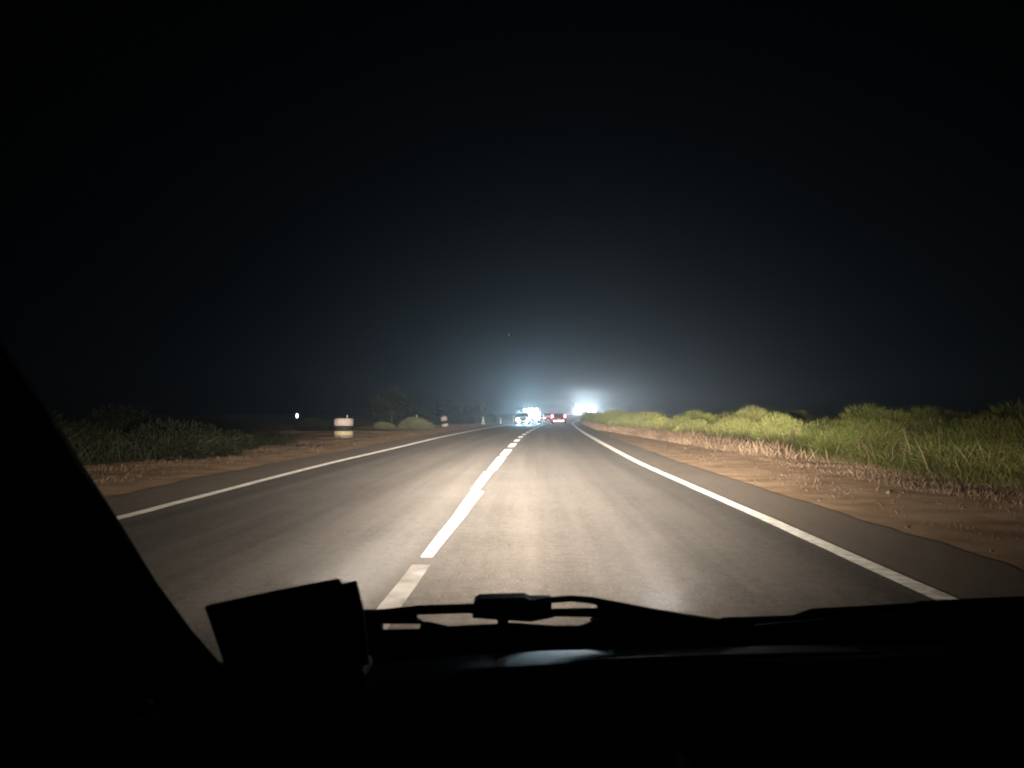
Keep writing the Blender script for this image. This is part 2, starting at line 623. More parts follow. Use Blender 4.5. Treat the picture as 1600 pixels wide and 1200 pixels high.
while yy < 150:
    x = right_l(yy) + max(3.0, 4.9 - .035 * (yy - 47)) + rr.uniform(-.4, .7)
    place_bush([3, 1, 3, 0][kk % 4], x, yy, rr.uniform(.82, 1.0), rr.uniform(1.0, 1.25), rr.uniform(-.8, .8),
               'one of the far bushes in the row behind the pale dry grass', G_R)
    yy += 3.4 + yy * .02
    kk += 1
for x, y, s, lab in ((17.5, 17, 1.2, 'dark bush at the right edge of the view, behind the dim green one'),
                    (18.5, 23, 1.25, 'shadowed bush showing over the broad green one near the right edge'),
                    (17.2, 30, 1.2, 'dull green bush rising behind the tall round-topped one'),
                    (16.5, 38, 1.15, 'dim bush whose crest shows behind the yellow-green headlit ones'),
                    (17, 50, 1.2, 'dim bush beyond the dark green one that fills the gap'),
                    (15.6, 12.4, 1.0, 'unlit bush nearest the camera at the far right of the verge')):
    place_bush(rr.choice([0, 2]), x, y, s, .88, rr.uniform(-.8, .8), lab, G_R)

# left side bushes
pl = [
    make_bush('dark_bush', M['leaf_dark'], 2.3, 1.6, 1.2, 15000, 21, tint0=.5, length=.17, width=.028),
    make_bush('dusty_bush', M['leaf_grey'], 2.0, 1.6, 1.15, 14000, 22, tint0=.55, length=.18, width=.022, droop=.4),
]
def left_bush(src, first, x, y, s, sz, lab, grp='bushes beyond the left verge'):
    o = src if first else copy_tree(src)
    o.location = (x, y, height(x, y) - .04)
    o.scale = (s, s, s * sz)
    o.rotation_euler = (0, 0, rr.uniform(-.7, .7))
    tag(o, lab, 'bush', grp)
left_bush(pl[0], True, -10.3, 23.5, 1.0, 1.0, 'dark leafy bush nearest the left pillar, barely lit')
left_bush(pl[0], False, -11.2, 27.6, 1.0, .95, 'dark bush just before the gap where the striped bollard stands')
left_bush(pl[0], False, -13.0, 21.5, 1.1, 1.1, 'taller dark bush behind the one at the left pillar')
left_bush(pl[0], False, -15.0, 30.0, 1.2, 1.05, 'black bush far back, behind the leafy pair on the left verge')
left_bush(pl[1], True, -8.6, 68.5, 1.0, 1.02, 'dusty grey-green rounded bush between the two striped bollards')
left_bush(pl[1], False, -11.0, 66.5, .7, .9, 'small brownish bush touching the dusty rounded one')
left_bush(pl[0], False, -10.6, 92.0, 1.15, 1.3, 'dark bush behind the narrow striped bollard')
left_bush(pl[0], False, -7.4, 108.0, 1.1, 1.4, 'dark bush between the narrow bollard and the first white post')
left_bush(pl[0], False, -4.2, 122.0, 1.1, 1.5, 'dark bush standing just behind the first white post')
left_bush(pl[0], False, -14.6, 58.0, 1.1, .8, 'black low bush behind the wide striped bollard')

# trees on the left: trunk, limbs, crown
def make_tree(h, cr, seed):
    e = empty('small_tree')
    rg = random.Random(seed)
    pts = [(0, 0, -.1), (.05, .03, h * .25), (-.04, .08, h * .5), (.05, 0, h * .8)]
    v, f = tube(pts, [.13, .1, .07, .03], 7)
    tr = mesh_obj('trunk', v, f, M['bark'], e, True)
    tips = []
    for i in range(7):
        a = rg.uniform(0, 6.28)
        z0 = h * rg.uniform(.3, .65)
        tip = Vector((cr * .75 * math.cos(a), cr * .75 * math.sin(a), z0 + h * rg.uniform(.15, .35)))
        tips.append(tip)
        v, f = tube([(0, 0, z0), (tip.x * .5, tip.y * .5, z0 + (tip.z - z0) * .6), tip], [.045, .03, .01], 5)
        mesh_obj('limb', v, f, M['bark'], tr, True)
    tips.append(Vector((0, 0, h * .88)))
    def place(rg):
        c = rg.choice(tips)
        while True:
            q = Vector((rg.uniform(-1, 1), rg.uniform(-1, 1), rg.uniform(-1, 1)))
            if q.length < 1: break
        return c + q * cr * .45, (q + Vector((0, 0, .2))).normalized(), .5 + q.z * .3, 1
    make_foliage('crown', M['leaf_dark'], e, blades(4200, place, .3, .07, .4, 2, rg))
    return e
t0 = make_tree(3.0, 1.7, 31)
tr_spots = [(-13.0, 92.0, 1.0, 'small dark tree with an open crown behind the dusty rounded bush'),
            (-9.5, 118.0, 1.0, 'dim tree just behind the narrow bollard, against the blue glow'),
            (-6.2, 128.0, 1.05, 'tree whose dark crown stands out above the first white post'),
            (-11.6, 76.0, 1.1, 'tall faint tree rising behind the small brownish bush')]
for k, (x, y, s, lab) in enumerate(tr_spots):
    o = t0 if k == 0 else copy_tree(t0)
    o.location = (x, y, height(x, y))
    o.scale = (s, s, s)
    o.rotation_euler = (0, 0, k * 1.3)
    tag(o, lab, 'tree', 'small trees beyond the left verge')

# grass: ground cover too dense to count
def field(name, count, y0, y1, xa, xb, m, length, width, droop, tint, seed, lab, bias=1.0, density=None):
    rg = random.Random(seed)
    def place(rg):
        y = y0 + (y1 - y0) * rg.random() ** bias
        a, b = xa(y), xb(y)
        x = a + (b - a) * rg.random()
        if density and rg.random() > density(x, y): return None
        return Vector((x, y, height(x, y) + .0)), Vector((rg.uniform(-.8, .8), rg.uniform(-.8, .8), 1)).normalized(), tint + .2 * math.sin(x * 1.9) * math.sin(y * .8), rg.uniform(.6, 1.3)
    d = blades(count, place, length, width, droop, 2, rg)
    o = make_foliage(name, m, None, d)
    tag(o, lab, None, None, 'stuff')
    return o
def clump(x, y):
    return max(0.02, .5 + .6 * math.sin(x * 2.3 + y * .9) * math.sin(y * 1.7 - x) - .1)
field('dry_grass', 44000, 8, 75, lambda y: right_l(y) + 3.6, lambda y: right_l(y) + 6.6, M['straw'], .10, .008, .7, .55, 41,
      'dry straw-coloured grass along the foot of the bushes on the right', 1.5, clump)
field('sparse_grass', 5000, 6, 60, lambda y: right_l(y) + 1.6, lambda y: right_l(y) + 5, M['straw'], .07, .008, .8, .45, 42,
      'sparse dry grass stubble on the brown dirt of the right verge', 1.3, clump)
field('green_grass', 38000, 10, 70, lambda y: right_l(y) + 5.2, lambda y: right_l(y) + 11, M['grass_mix'], .2, .01, .7, .5, 43,
      'green grass between and under the bushes of the right verge', 1.5)
field('dry_grass', 16000, 14, 95, lambda y: left_l(y) - 5.2, lambda y: left_l(y) - 2.4, M['straw'], .09, .009, .7, .4, 44,
      'dry brown grass on the left verge before the bollards', 1.3, clump)
field('tall_grass', 24000, 14, 75, lambda y: right_l(y) + 6.2, lambda y: right_l(y) + 10.5, M['grass_mix'], .5, .009, .9, .6, 46,
      'tall loose grass standing among the bushes of the right verge', 1.4)
field('dead_stalks', 600, 16, 80, lambda y: right_l(y) + 5.6, lambda y: right_l(y) + 9.5, M['straw'], .85, .012, .35, .3, 47,
      'thin dead stalks poking out of the green bushes', 1.3)
field('dark_scrub', 9000, 19, 34, lambda y: left_l(y) - 12, lambda y: left_l(y) - 5.0, M['leaf_dark'], .55, .014, .7, .5, 48,
      'dark ragged scrub between the bushes of the left verge', 1.0)
field('tall_dry_grass', 70000, 20, 135, lambda y: right_l(y) + min(3.9, max(1.35, 3.5 - .06 * (y - 30))), lambda y: right_l(y) + 5.2, M['straw'], .34, .02, .5, .6, 45,
      'tall pale dry grass at the bend where the right edge line disappears', 1.0, lambda x, y: smooth(19, 42, y))

# loose stones on the dirt
def gravel(name, count, y0, y1, xa, xb, seed, lab):
    rg = random.Random(seed)
    v, f = [], []
    for _ in range(count):
        y = y0 + (y1 - y0) * rg.random() ** 1.6
        x = xa(y) + (xb(y) - xa(y)) * rg.random()
        r = (.005 + .016 * rg.random() ** 2.5) * (1 + 1.2 * (rg.random() > .97)) * (1 + y * .01)
        c = Vector((x, y, height(x, y) + r * .35))
        b = len(v)
        for d in ((1, 0, 0), (0, 1, 0), (-1, 0, 0), (0, -1, 0), (0, 0, .8), (0, 0, -.8)):
            v.append(c + Vector(d) * r * rg.uniform(.6, 1.3))
        for k in range(4):
            f.append((b + k, b + (k + 1) % 4, b + 4))
            f.append((b + (k + 1) % 4, b + k, b + 5))
    o = mesh_obj(name, v, f, M['stone'])
    tag(o, lab, None, None, 'stuff')
M['stone'] = mat('pale_stone', (.15, .11, .075), .9, .2, noise=(.3, .225, .16), scale=1.1)
gravel('gravel', 1500, 5, 60, lambda y: right_l(y) + 1.25, lambda y: right_l(y) + 6.0, 51, 'small pale stones scattered on the brown dirt of the right verge')
gravel('gravel', 1300, 9, 70, lambda y: left_l(y) - 5.0, lambda y: left_l(y) - 1.5, 52, 'small stones scattered on the dirt of the left verge')

# ------------------------------------------------------------------ bollards, posts
def striped_bollard(x, y, r, h, lab, lean=0.0, cream=True):
    e = empty('striped_bollard', (x, y, height(x, y)), 0)
    e.rotation_euler = (0, lean, 0)
    v, f = lathe([(r, -.15), (r, h * .08)], 24)
    mesh_obj('foot', v, f, M['concrete'], e, True)
    bands = [(h * .08, h * .31, M['cream'] if cream else M['white'], 'lower_band'), (h * .31, h * .58, M['blackpaint'], 'middle_band')]
    for a, b, m, nme in bands:
        v, f = lathe([(r + .002, a), (r + .002, b)], 24)
        mesh_obj(nme, v, f, m, e, True)
    v, f = lathe([(r + .002, h * .58), (r + .002, h * .9), (r * .93, h * .96), (r * .72, h * .99), (r * .3, h), (.01, h)], 24)
    mesh_obj('top_band', v, f, M['white'], e, True)
    tag(e, lab, 'bollard', 'striped bollards on the left verge')
    return e
p = at(537, 686, 1.25 * F / (684 - HOR))
striped_bollard(p.x, p.y, .52, 1.02, 'wide drum-like bollard painted white with a black band and a yellowed foot')
p = at(696, 667, 1.25 * F / (667 - HOR))
striped_bollard(p.x, p.y, .32, 1.15, 'narrow leaning bollard, white with a dark band, nearer the first white post', -.16, False)

def marker_post(x, y, h, w, lab, refl=True, foot=False, z=None):
    e = empty('marker_post', (x, y, height(x, y) if z is None else z))
    from_bm('shaft', box_bm(w, w * .6, h + .2, .008, 2, (0, 0, h / 2 - .1)), M['white_clean'], e)
    from_bm('black_band', box_bm(w + .006, w * .6 + .006, h * .13, .004, 1, (0, 0, h * .78)), M['blackpaint'], e)
    from_bm('reflector', box_bm(w * .6, .012, h * .09, .003, 1, (0, -w * .3 - .008, h * .78)), M['white_clean'], e)
    if foot:
        v, f = lathe([(w * 1.3, -.1), (w * 1.25, .25), (w * .8, .4)], 12)
        mesh_obj('foot', v, f, M['cream'], e, True)
    tag(e, lab, 'post', 'white marker posts along the road')
    return e
marker_post(-3.75, 102, .95, .20, 'nearest white post on the left, thick with a yellowish foot', foot=True)
marker_post(-1.55, 108, .80, .13, 'slim white post between the thick-footed post and the oncoming lights')
marker_post(.22, 132, .95, .11, 'thin faint post just left of the oncoming car lights')
marker_post(-8.75, 72.2, 1.25, .07, 'thin grey post behind the dusty rounded bush')
marker_post(-9.33, 44.6, 1.2, .05, 'thin dark post peeking over the wide striped bollard')
marker_post(10.35, 108, .95, .10, 'white post in the dry grass below the glare of the truck lights')

# small lamp far off on the left
e = empty('field_lamp', (-27.3, 100, height(-27.3, 100)))
v, f = lathe([(.05, -.2), (.045, .85)], 8); mesh_obj('pole', v, f, M['trim'], e, True)
v, f = lathe([(.06, .85), (.13, .9), (.15, 1.25), (.05, 1.4)], 10); mesh_obj('lamp_shade', v, f, M['lamp_small'], e, True)
tag(e, 'small bluish lamp on a low pole far out in the dark field', 'lamp')

v, f = lathe([(.1, -2.6), (1.8, -1.9), (2.6, 0), (1.8, 1.9), (.1, 2.6)], 10)
star = mesh_obj('star', v, f, M['star'], None, True)
star.location = at(795, 523, 2500)
tag(star, 'single faint star above the oncoming lights', 'star')

# ------------------------------------------------------------------ vehicles on the road
def wheel(parent, x, y, r, w):
    v, f = lathe([(r * .62, -w/2), (r * .93, -w/2), (r, -w * .32), (r, w * .32), (r * .93, w/2), (r * .62, w/2)], 20)
    o = mesh_obj('wheel', v, f, M['rubber'], parent, True)
    o.rotation_euler = (0, R(90), 0)
    o.location = (x, y, r)
    v, f = lathe([(r * .2, -w * .42), (r * .61, -w * .45), (r * .61, w * .45), (r * .2, w * .42)], 14)
    mesh_obj('rim', v, f, M['rim'], o, True)

def loft(sections, m, name, parent):
    """sections: (y, halfwidth bottom, halfwidth top, z bottom, z top) rounded cross-sections"""
    v, f = [], []
    for y, wb, wt, zb, zt in sections:
        h = zt - zb
        ring = [(-wb * .9, zb), (-wb, zb + h * .2), (-wb * .99, zb + h * .6), (-wt, zt - h * .08), (-wt * .9, zt),
                (wt * .9, zt), (wt, zt - h * .08), (wb * .99, zb + h * .6), (wb, zb + h * .2), (wb * .9, zb)]
        v += [(x, y, z) for x, z in ring]
    n = 10
    for i in range(len(sections) - 1):
        for k in range(n):
            k2 = (k + 1) % n
            f.append((i*n + k, i*n + k2, (i+1)*n + k2, (i+1)*n + k))
    f.append(tuple(range(n))[::-1])
    f.append(tuple((len(sections)-1)*n + k for k in range(n)))
    return mesh_obj(name, v, f, m, parent)

def headlamp(parent, x, y, z, m, r=.15):
    v, f = lathe([(r, 0), (r * 1.05, .04), (r * .7, .09), (r * .1, .11)], 16)
    o = mesh_obj('headlight', v, f, m, parent, True)
    o.location = (x, y, z)
    o.rotation_euler = (R(-90), 0, 0)
    return o

def make_car(body, lampm, lamps='front', w=1.74, L=4.2, h=1.46):
    """front of the vehicle faces +Y in its own frame"""
    e = empty('car')
    hw = w / 2
    b = loft([(-L/2, hw*.86, hw*.8, .32, .78), (-L/2 + .12, hw*.97, hw*.92, .22, .92), (-L*.22, hw, hw*.95, .2, .95),
              (L*.2, hw, hw*.95, .2, .95), (L*.36, hw*.98, hw*.92, .2, .86), (L/2 - .15, hw*.94, hw*.85, .24, .74), (L/2, hw*.82, hw*.74, .32, .62)], body, 'body', e)
    loft([(-L*.40, hw*.84, hw*.6, .93, 1.05), (-L*.30, hw*.88, hw*.74, .94, h*.97), (-L*.05, hw*.9, hw*.76, .95, h),
          (L*.08, hw*.9, hw*.74, .95, h*.98), (L*.26, hw*.86, hw*.66, .90, 1.0)], M['glass_dark'], 'cabin_glass', e)
    loft([(-L*.29, hw*.74, hw*.66, h*.955, h + .0), (-L*.05, hw*.77, hw*.7, h*.96, h + .03), (L*.07, hw*.75, hw*.66, h*.95, h + .01)], body, 'roof', e)
    for sx in (-1, 1):
        for yy_ in (-L*.31, L*.31):
            wheel(e, sx * (hw - .1), yy_, .31, .19)
        o = from_bm('wing_mirror', box_bm(.16, .09, .11, .025, 2, (0, 0, 0)), body, e); o.location = (sx * (hw + .08), L*.18, .98)
        if lamps == 'front':
            headlamp(e, sx * hw * .74, L/2 - .03, .66, lampm)
            o = from_bm('tail_lamp', box_bm(.3, .05, .13, .02, 2), M['blackpaint'], e); o.location = (sx * hw * .72, -L/2 + .01, .8)
        else:
            o = from_bm('tail_lamp', box_bm(.30, .06, .15, .03, 2), lampm, e); o.location = (sx * hw * .72, -L/2 - .01, .74)
            headlamp(e, sx * hw * .74, L/2 - .03, .66, M['glass_dark'])
    s = 1 if lamps == 'front' else -1
    o = from_bm('number_plate', box_bm(.5, .02, .12, .005, 1), M['plate'], e); o.location = (0, s * (L/2 + .015), .45)
    o = from_bm('bumper', box_bm(w * .84, .12, .16, .04, 2), M['trim'], e); o.location = (0, s * (L/2 - .03), .32)
    if lamps == 'front':
        o = from_bm('grille', box_bm(w * .36, .05, .13, .02, 2), M['blackpaint'], e); o.location = (0, L/2, .58)
    return e

def glare_lamps(e, L, xs, z, m, r=.1):  # lamps added to swell the white glare of the oncoming vehicles
    for x in xs:
        v, f = lathe([(r, 0), (r * 1.05, .04), (r * .7, .09), (r * .1, .11)], 14)
        o = mesh_obj('glare_lamp', v, f, m, e, True)
        o.location = (x, L/2 + .03, z)
        o.rotation_euler = (R(-90), 0, 0)

def make_van(body, lampm, lamps='rear', w=2.05, L=5.2, h=1.75):
    """boxy pickup/van with lamps at the named end"""
    e = empty('van')
    hw = w / 2
    loft([(-L/2, hw*.96, hw*.9, .5, h*.9), (-L/2 + .15, hw, hw*.94, .38, h), (L*.22, hw, hw*.93, .36, h), (L*.34, hw*.98, hw*.84, .34, h*.72),
          (L/2 - .1, hw*.94, hw*.82, .34, .95), (L/2, hw*.88, hw*.78, .42, .8)], body, 'body', e)
    o = loft([(L*.225, hw*.86, hw*.8, h*.66, h*.96), (L*.335, hw*.84, hw*.76, h*.66, h*.74)], M['glass_dark'], 'windscreen', e)
    o = from_bm('rear_window', box_bm(w * .7, .03, h * .26, .02, 2), M['glass_dark'], e); o.location = (0, -L/2 + .03, h * .72); o.rotation_euler = (R(-12), 0, 0)
    for sx in (-1, 1):
        for yy_ in (-L*.32, L*.32):
            wheel(e, sx * (hw - .12), yy_, .37, .24)
        if lamps == 'front':
            headlamp(e, sx * hw * .78, L/2 - .03, .82, lampm, .18)
        else:
            o = from_bm('tail_lamp', box_bm(.2, .06, .36, .03, 2), lampm, e); o.location = (sx * hw * .86, -L/2 - .02, 1.02)
    o = from_bm('bumper', box_bm(w * .96, .16, .18, .04, 2), M['trim'], e); o.location = (0, (-L/2 - .08) if lamps == 'rear' else L/2, .45)
    s = -1 if lamps == 'rear' else 1
    o = from_bm('number_plate', box_bm(.5, .02, .12, .005, 1), M['plate'], e); o.location = (0, s * (L/2 + .09), .62)
    return e

def make_truck(body, lampm, w=2.4, L=8.0, h=3.2):
    e = empty('truck')
    hw = w / 2
    loft([(L/2 - 2.0, hw, hw*.97, .5, 2.5), (L/2 - .5, hw, hw*.95, .45, 2.55), (L/2 - .1, hw*.97, hw*.88, .42, 2.2), (L/2, hw*.94, hw*.85, .5, 1.5)], body, 'cab', e)
    o = from_bm('windscreen', box_bm(w * .8, .06, .75, .04, 2), M['glass_dark'], e); o.location = (0, L/2 - .12, 1.85); o.rotation_euler = (R(14), 0, 0)
    from_bm('cargo_box', box_bm(w, L - 2.2, h - .9, .04, 2, (0, -1.1, .9 + (h - .9) / 2)), M['paint_white'], e)
    from_bm('chassis', box_bm(w * .5, L - .8, .25, .02, 1, (0, -.2, .68)), M['trim'], e)
    for sx in (-1, 1):
        for yy_ in (-L*.3, L*.36):
            wheel(e, sx * (hw - .16), yy_, .48, .28)
        headlamp(e, sx * hw * .78, L/2 - .02, .95, lampm, .18)
        headlamp(e, sx * hw * .42, L/2 + .0, .95, lampm, .1)
        o = from_bm('wing_mirror', box_bm(.12, .1, .45, .03, 2), M['trim'], e); o.location = (sx * (hw + .16), L/2 - .3, 1.9)
    o = from_bm('bumper', box_bm(w * .96, .2, .3, .05, 2), M['trim'], e); o.location = (0, L/2, .5)
    o = from_bm('number_plate', box_bm(.5, .02, .12, .005, 1), M['plate'], e); o.location = (0, L/2 + .11, .5)
    return e

def beam(parent, loc, power, col, aim, size=100, blend=.8, radius=.08, name='headlight_beam', narrow=1.0):
    d = bpy.data.lights.new(name, 'SPOT')
    d.energy = power
    d.color = col
    d.spot_size = R(size)
    d.spot_blend = blend
    d.shadow_soft_size = radius
    o = bpy.data.objects.new(name, d)
    C.objects.link(o)
    o.parent = parent
    o.location = loc
    o.rotation_euler = Vector(aim).to_track_quat('-Z', 'Y').to_euler()
    o.scale = (narrow, 1, 1)
    return o

def put(e, x, y, heading, lab, cat, grp=None):
    e.location = (x, y, rise(y) + .018)
    e.rotation_euler = (0, 0, heading)
    tag(e, lab, cat, grp)

NARROW = .08
WIDE = .27
GP = 2.3   # overall scale of the oncoming beams
c1 = make_car(M['paint_silver'], M['lamp_white'])
put(c1, at(816, 650, 98).x, 98, math.pi + .03, 'first oncoming silver car, headlights on, nearest the left edge line', 'car', 'oncoming vehicles')
c2 = make_van(M['paint_white'], M['lamp_teal'], 'front', 2.0, 4.9, 2.0)
put(c2, at(833, 650, 116).x, 116, math.pi - .06, 'oncoming white van with cool blue-green headlights behind the silver car', 'van', 'oncoming vehicles')
c3 = make_car(M['paint_grey'], M['lamp_warm'])
put(c3, at(848.5, 650, 150).x, 150, math.pi - .1, 'oncoming dark grey car, last of the three on the near stretch', 'car', 'oncoming vehicles')
c4 = copy_tree(c2)
put(c4, at(826, 650, 138).x, 138, math.pi - .05, 'taller oncoming van showing above and behind the silver car', 'van', 'oncoming vehicles')
glare_lamps(c1, 4.2, (-.5, .5), .40, M['lamp_white'])
glare_lamps(c2, 4.9, (-.55, 0, .55), 1.98, M['lamp_teal'], .12)
glare_lamps(c2, 4.9, (-.5, .5), .5, M['lamp_teal'])
glare_lamps(c3, 4.2, (-.5, .5), .42, M['lamp_warm'])
glare_lamps(c4, 4.9, (-.6, -.2, .2, .6), 2.02, M['lamp_white'], .13)
tk = make_truck(M['paint_white'], M['lamp_warm'])
put(tk, at(904, 640, 246).x, 246, math.pi - .07, 'leading oncoming truck whose white lights glare over the bushes at the bend', 'truck', 'oncoming vehicles')
tk2 = copy_tree(tk)
put(tk2, at(924, 640, 268).x, 268, math.pi - .085, 'second oncoming truck, its lights right behind the leading one at the bend', 'truck', 'oncoming vehicles')
for e, hw, zz, L, col, pw in ((c1, .64, .66, 4.2, (.45, .75, 1.0), 40), (c2, .78, .82, 4.9, (.5, .92, 1.0), 30), (c4, .6, 1.9, 4.9, (.6, .85, 1.0), 30), (c3, .64, .66, 4.2, (.85, .93, 1.0), 20), (tk, .93, .95, 8.0, (.9, .96, 1.0), 490), (tk2, .93, .95, 8.0, (.9, .96, 1.0), 490)):
    for sx in (-1, 1):
        beam(e, (sx * hw, L/2 + .16, zz), pw * GP * .63, col, (0, 1, -.0), 110, 1.0, .1, 'headlight_beam', NARROW)
        beam(e, (sx * hw, L/2 + .16, zz), pw * GP * (WIDE if pw > 100 else .6), col, (0, 1, -.0), 150, 1.0, .1, 'headlight_spill')
r1 = make_van(M['paint_grey'], M['lamp_red'], 'rear', 2.0, 4.6, 1.4)
put(r1, at(875, 650, 108).x, 108 + 2.3, -.08, 'dark van ahead in our lane with tall red tail lamps', 'van', 'vehicles ahead with red tail lamps')
for sx, z, w_ in ((-.62, .40, .12), (-.34, .38, .1), (.0, .38, .12), (.32, .39, .1), (.64, .44, .12)):
    o = from_bm('marker_lamp', box_bm(w_, .04, .16, .02, 1), M['lamp_red_dim'], r1); o.location = (sx, -2.48, z)
r2 = make_car(M['paint_red'], M['lamp_red_dim'], 'rear', 1.6, 3.6, 1.4)
put(r2, at(858, 655, 116).x, 118, -.07, 'low red car ahead beside the dark van, close to the centre dashes', 'car', 'vehicles ahead with red tail lamps')
for sx in (-1, 1):
    beam(r1, (sx * .86, -2.45, 1.06), 2, (1, .05, .1), (0, -1, 0), 160, 1, .08, 'tail_lamp_light')
beam(r2, (-.3, -1.95, .74), 1.5, (1, .1, .15), (0, -1, 0), 160, 1, .08, 'tail_lamp_light')

# ------------------------------------------------------------------ our own car
me_car = empty('own_car', (0, 0, 0))
tag(me_car, 'dark interior and bonnet of the car the photograph is taken from', 'car')

def pix_strip(name, pts, depth, thick_px, m, back=.012, parent=me_car, seg=8):
    """a bar following photograph points at a distance; pts (u, v, [depth])"""
    P = [at(p[0], p[1], p[2] if len(p) > 2 else depth) for p in pts]
    rad = [(t * (p[2] if len(p) > 2 else depth) / F) / 2 for t, p in zip(thick_px if hasattr(thick_px, '__len__') else [thick_px] * len(pts), pts)]
    v, f = tube(P, rad, seg)
    return mesh_obj(name, v, f, m, parent, True)

def pix_slab(name, poly, depth, thick, m, parent=me_car, bevel=.002):
    """a solid plate with the outline of poly (photograph points), depth thick metres thick"""
    bm = bmesh.new()
    vs = [bm.verts.new(at(u, v, depth)) for u, v in poly]
    fc = bm.faces.new(vs)
    r = bmesh.ops.extrude_face_region(bm, geom=[fc])
    nv = [g for g in r['geom'] if isinstance(g, bmesh.types.BMVert)]
    bmesh.ops.translate(bm, vec=(0, thick, 0), verts=nv)
    bmesh.ops.recalc_face_normals(bm, faces=bm.faces)
    if bevel:
        bmesh.ops.bevel(bm, geom=bm.edges[:], offset=bevel, segments=2, affect='EDGES', profile=.5)
    return from_bm(name, bm, m, parent)

# bonnet: a crowned sheet from the cowl to the nose, edge seen just above the wipers' foot
edge = hermite([(250, 1075), (340, 1046), (450, 1012), (600, 986), (700, 982), (935, 979), (1130, 973), (1260, 969), (1400, 962), (1620, 952), (1800, 950)])
bx = []
v, f = [], []
cols = 40
prof = [(1.02, 60), (1.2, 26), (1.45, 7), (1.7, 0), (1.9, 4), (2.0, 30), (2.03, 90)]
for i in range(cols + 1):
    u = 250 + (1800 - 250) * i / cols
    top = at(u, edge(u), 1.7)
    for d_, dv in prof:
        xx = top.x * (d_ / 1.7) ** .25 if d_ < 1.7 else top.x
        zz = CAM_H - (edge(u) - HOR + dv) * min(d_, 2.0) / F if d_ < 1.7 else top.z - (d_ - 1.7) * .42 - (0.12 if d_ > 2.01 else 0)
        v.append((xx, d_, zz))
n = len(prof)
for i in range(cols):
    for k in range(n - 1):
        f.append((i*n + k, i*n + k + 1, (i+1)*n + k + 1, (i+1)*n + k))
bonnet = mesh_obj('bonnet', v, f, M['bonnet'], me_car, True)

# dashboard: lofted across; profile in depth, heights vary with u
dash_top = hermite([(-200, 1240), (200, 1110), (430, 1058), (560, 1038), (700, 1024), (800, 1017), (900, 1014), (1050, 1012), (1200, 1008), (1400, 1004), (1700, 1000)])
dash_lip = hermite([(-200, 1290), (200, 1165), (430, 1095), (560, 1072), (700, 1056), (800, 1046), (900, 1036), (1050, 1032), (1200, 1030), (1400, 1028), (1700, 1024)])
v, f = [], []
rows = []
for i in range(61):
    u = -300 + 2300 * i / 60
    a, b = dash_top(u), dash_lip(u)
    soft = smooth(1250, 700, u)
    zp = -(b + 13 - HOR) * .835 / F
    col = [at(u, a + 26, 1.02), at(u, a + 3, .965), at(u, a, .94), at(u, a + (b - a) * .35, .90), at(u, b - 3, .86), at(u, b + 6, .845),
           at(u, b + 13, .835)]
    hump = math.exp(-((u - 960) / 300) ** 2)
    for yd, dz in ((.80, .004), (.72, .008), (.62, .012), (.5, .011), (.38, -.0), (.3, -.09)):
        col.append(Vector((0, yd, CAM_H + zp + dz * hump * .2 - (1 - hump * .8) * .006)))
    x0 = at(u, a, .88).x
    for q in col:
        q.x = x0
        v.append(q)
    n = len(col)
f2 = []
for i in range(60):
    for k in range(n - 1):
        (f if k < 6 else f2).append((i*n + k, (i+1)*n + k, (i+1)*n + k + 1, i*n + k + 1))
M['dash_top'] = mat('dash_top_vinyl', (.016, .017, .016), .8, .08, noise=(.021, .022, .021), scale=150, bump=.2, bump_scale=900)
dashb = mesh_obj('dashboard', v, f, M['dash'], me_car, True)
dtop = mesh_obj('dash_top', v, f2, M['dash_top'], dashb, True)
sm = dashb.modifiers.new('smooth', 'SUBSURF'); sm.levels = 1; sm.render_levels = 1
# raised vent rail on the dash
pix_strip('defroster_rail', [(900, 1034, .80), (1010, 1030, .81), (1120, 1027, .82), (1240, 1024, .83), (1380, 1020, .84)], .8, [4, 9, 10, 9, 4], M['dash'])

# left pillar with its trim, door panel
pp = [(372, 1075, .98), (345, 1037, .95), (300, 985, .90), (245, 910, .84), (185, 812, .77), (140, 742, .72), (85, 655, .66), (-10, 512, .60), (-160, 300, .52), (-420, -40, .42)]
v, f = [], []
for i, (u, vv, dd) in enumerate(pp):
    e0 = at(u, vv, dd)
    ins = Vector((1, .35, 0)).normalized()
    wdt = .10 + .02 * i / 9
    out = Vector((-1, -.25, -.12)).normalized()
    back = Vector((-.35, 1, .1)).normalized()
    pts = [e0, e0 + out * .016 - back * .012, e0 + out * wdt * .45 - back * .03, e0 + out * wdt * .9 - back * .012, e0 + out * wdt + back * .03, e0 + out * wdt * .5 + back * .06, e0 + back * .05 + out * .02]
    v += pts
n = 7
for i in range(len(pp) - 1):
    for k in range(n):
        k2 = (k + 1) % n
        f.append((i*n + k, i*n + k2, (i+1)*n + k2, (i+1)*n + k))
pil = mesh_obj('pillar', v, f, M['trim'], me_car, True)
# added black sheet keeping the side window dark, from the pillar backwards
M['dull_black'] = mat('matt_black', (.006, .006, .008), .95, .1, noise=(.009, .009, .011), scale=60, bump=.3, bump_scale=200)
sv, sf = [], []
for i, (u, vv, dd) in enumerate(pp):
    q = at(u, vv, dd) + Vector((-1, -.25, -.12)).normalized() * .075 + Vector((0, .02, 0))
    for k, dy in enumerate((0, -.12, -.24, -.36, -.5, -.9)):
        sv.append((q.x - .02 - .012 * (k % 2) , q.y + dy, q.z))
for i in range(len(pp) - 1):
    for k in range(5):
        sf.append((i*6 + k, i*6 + k + 1, (i+1)*6 + k + 1, (i+1)*6 + k))
blackout = mesh_obj('window_blackout', sv, sf, M['dull_black'], me_car, True)
so = blackout.modifiers.new('thickness', 'SOLIDIFY'); so.thickness = .004
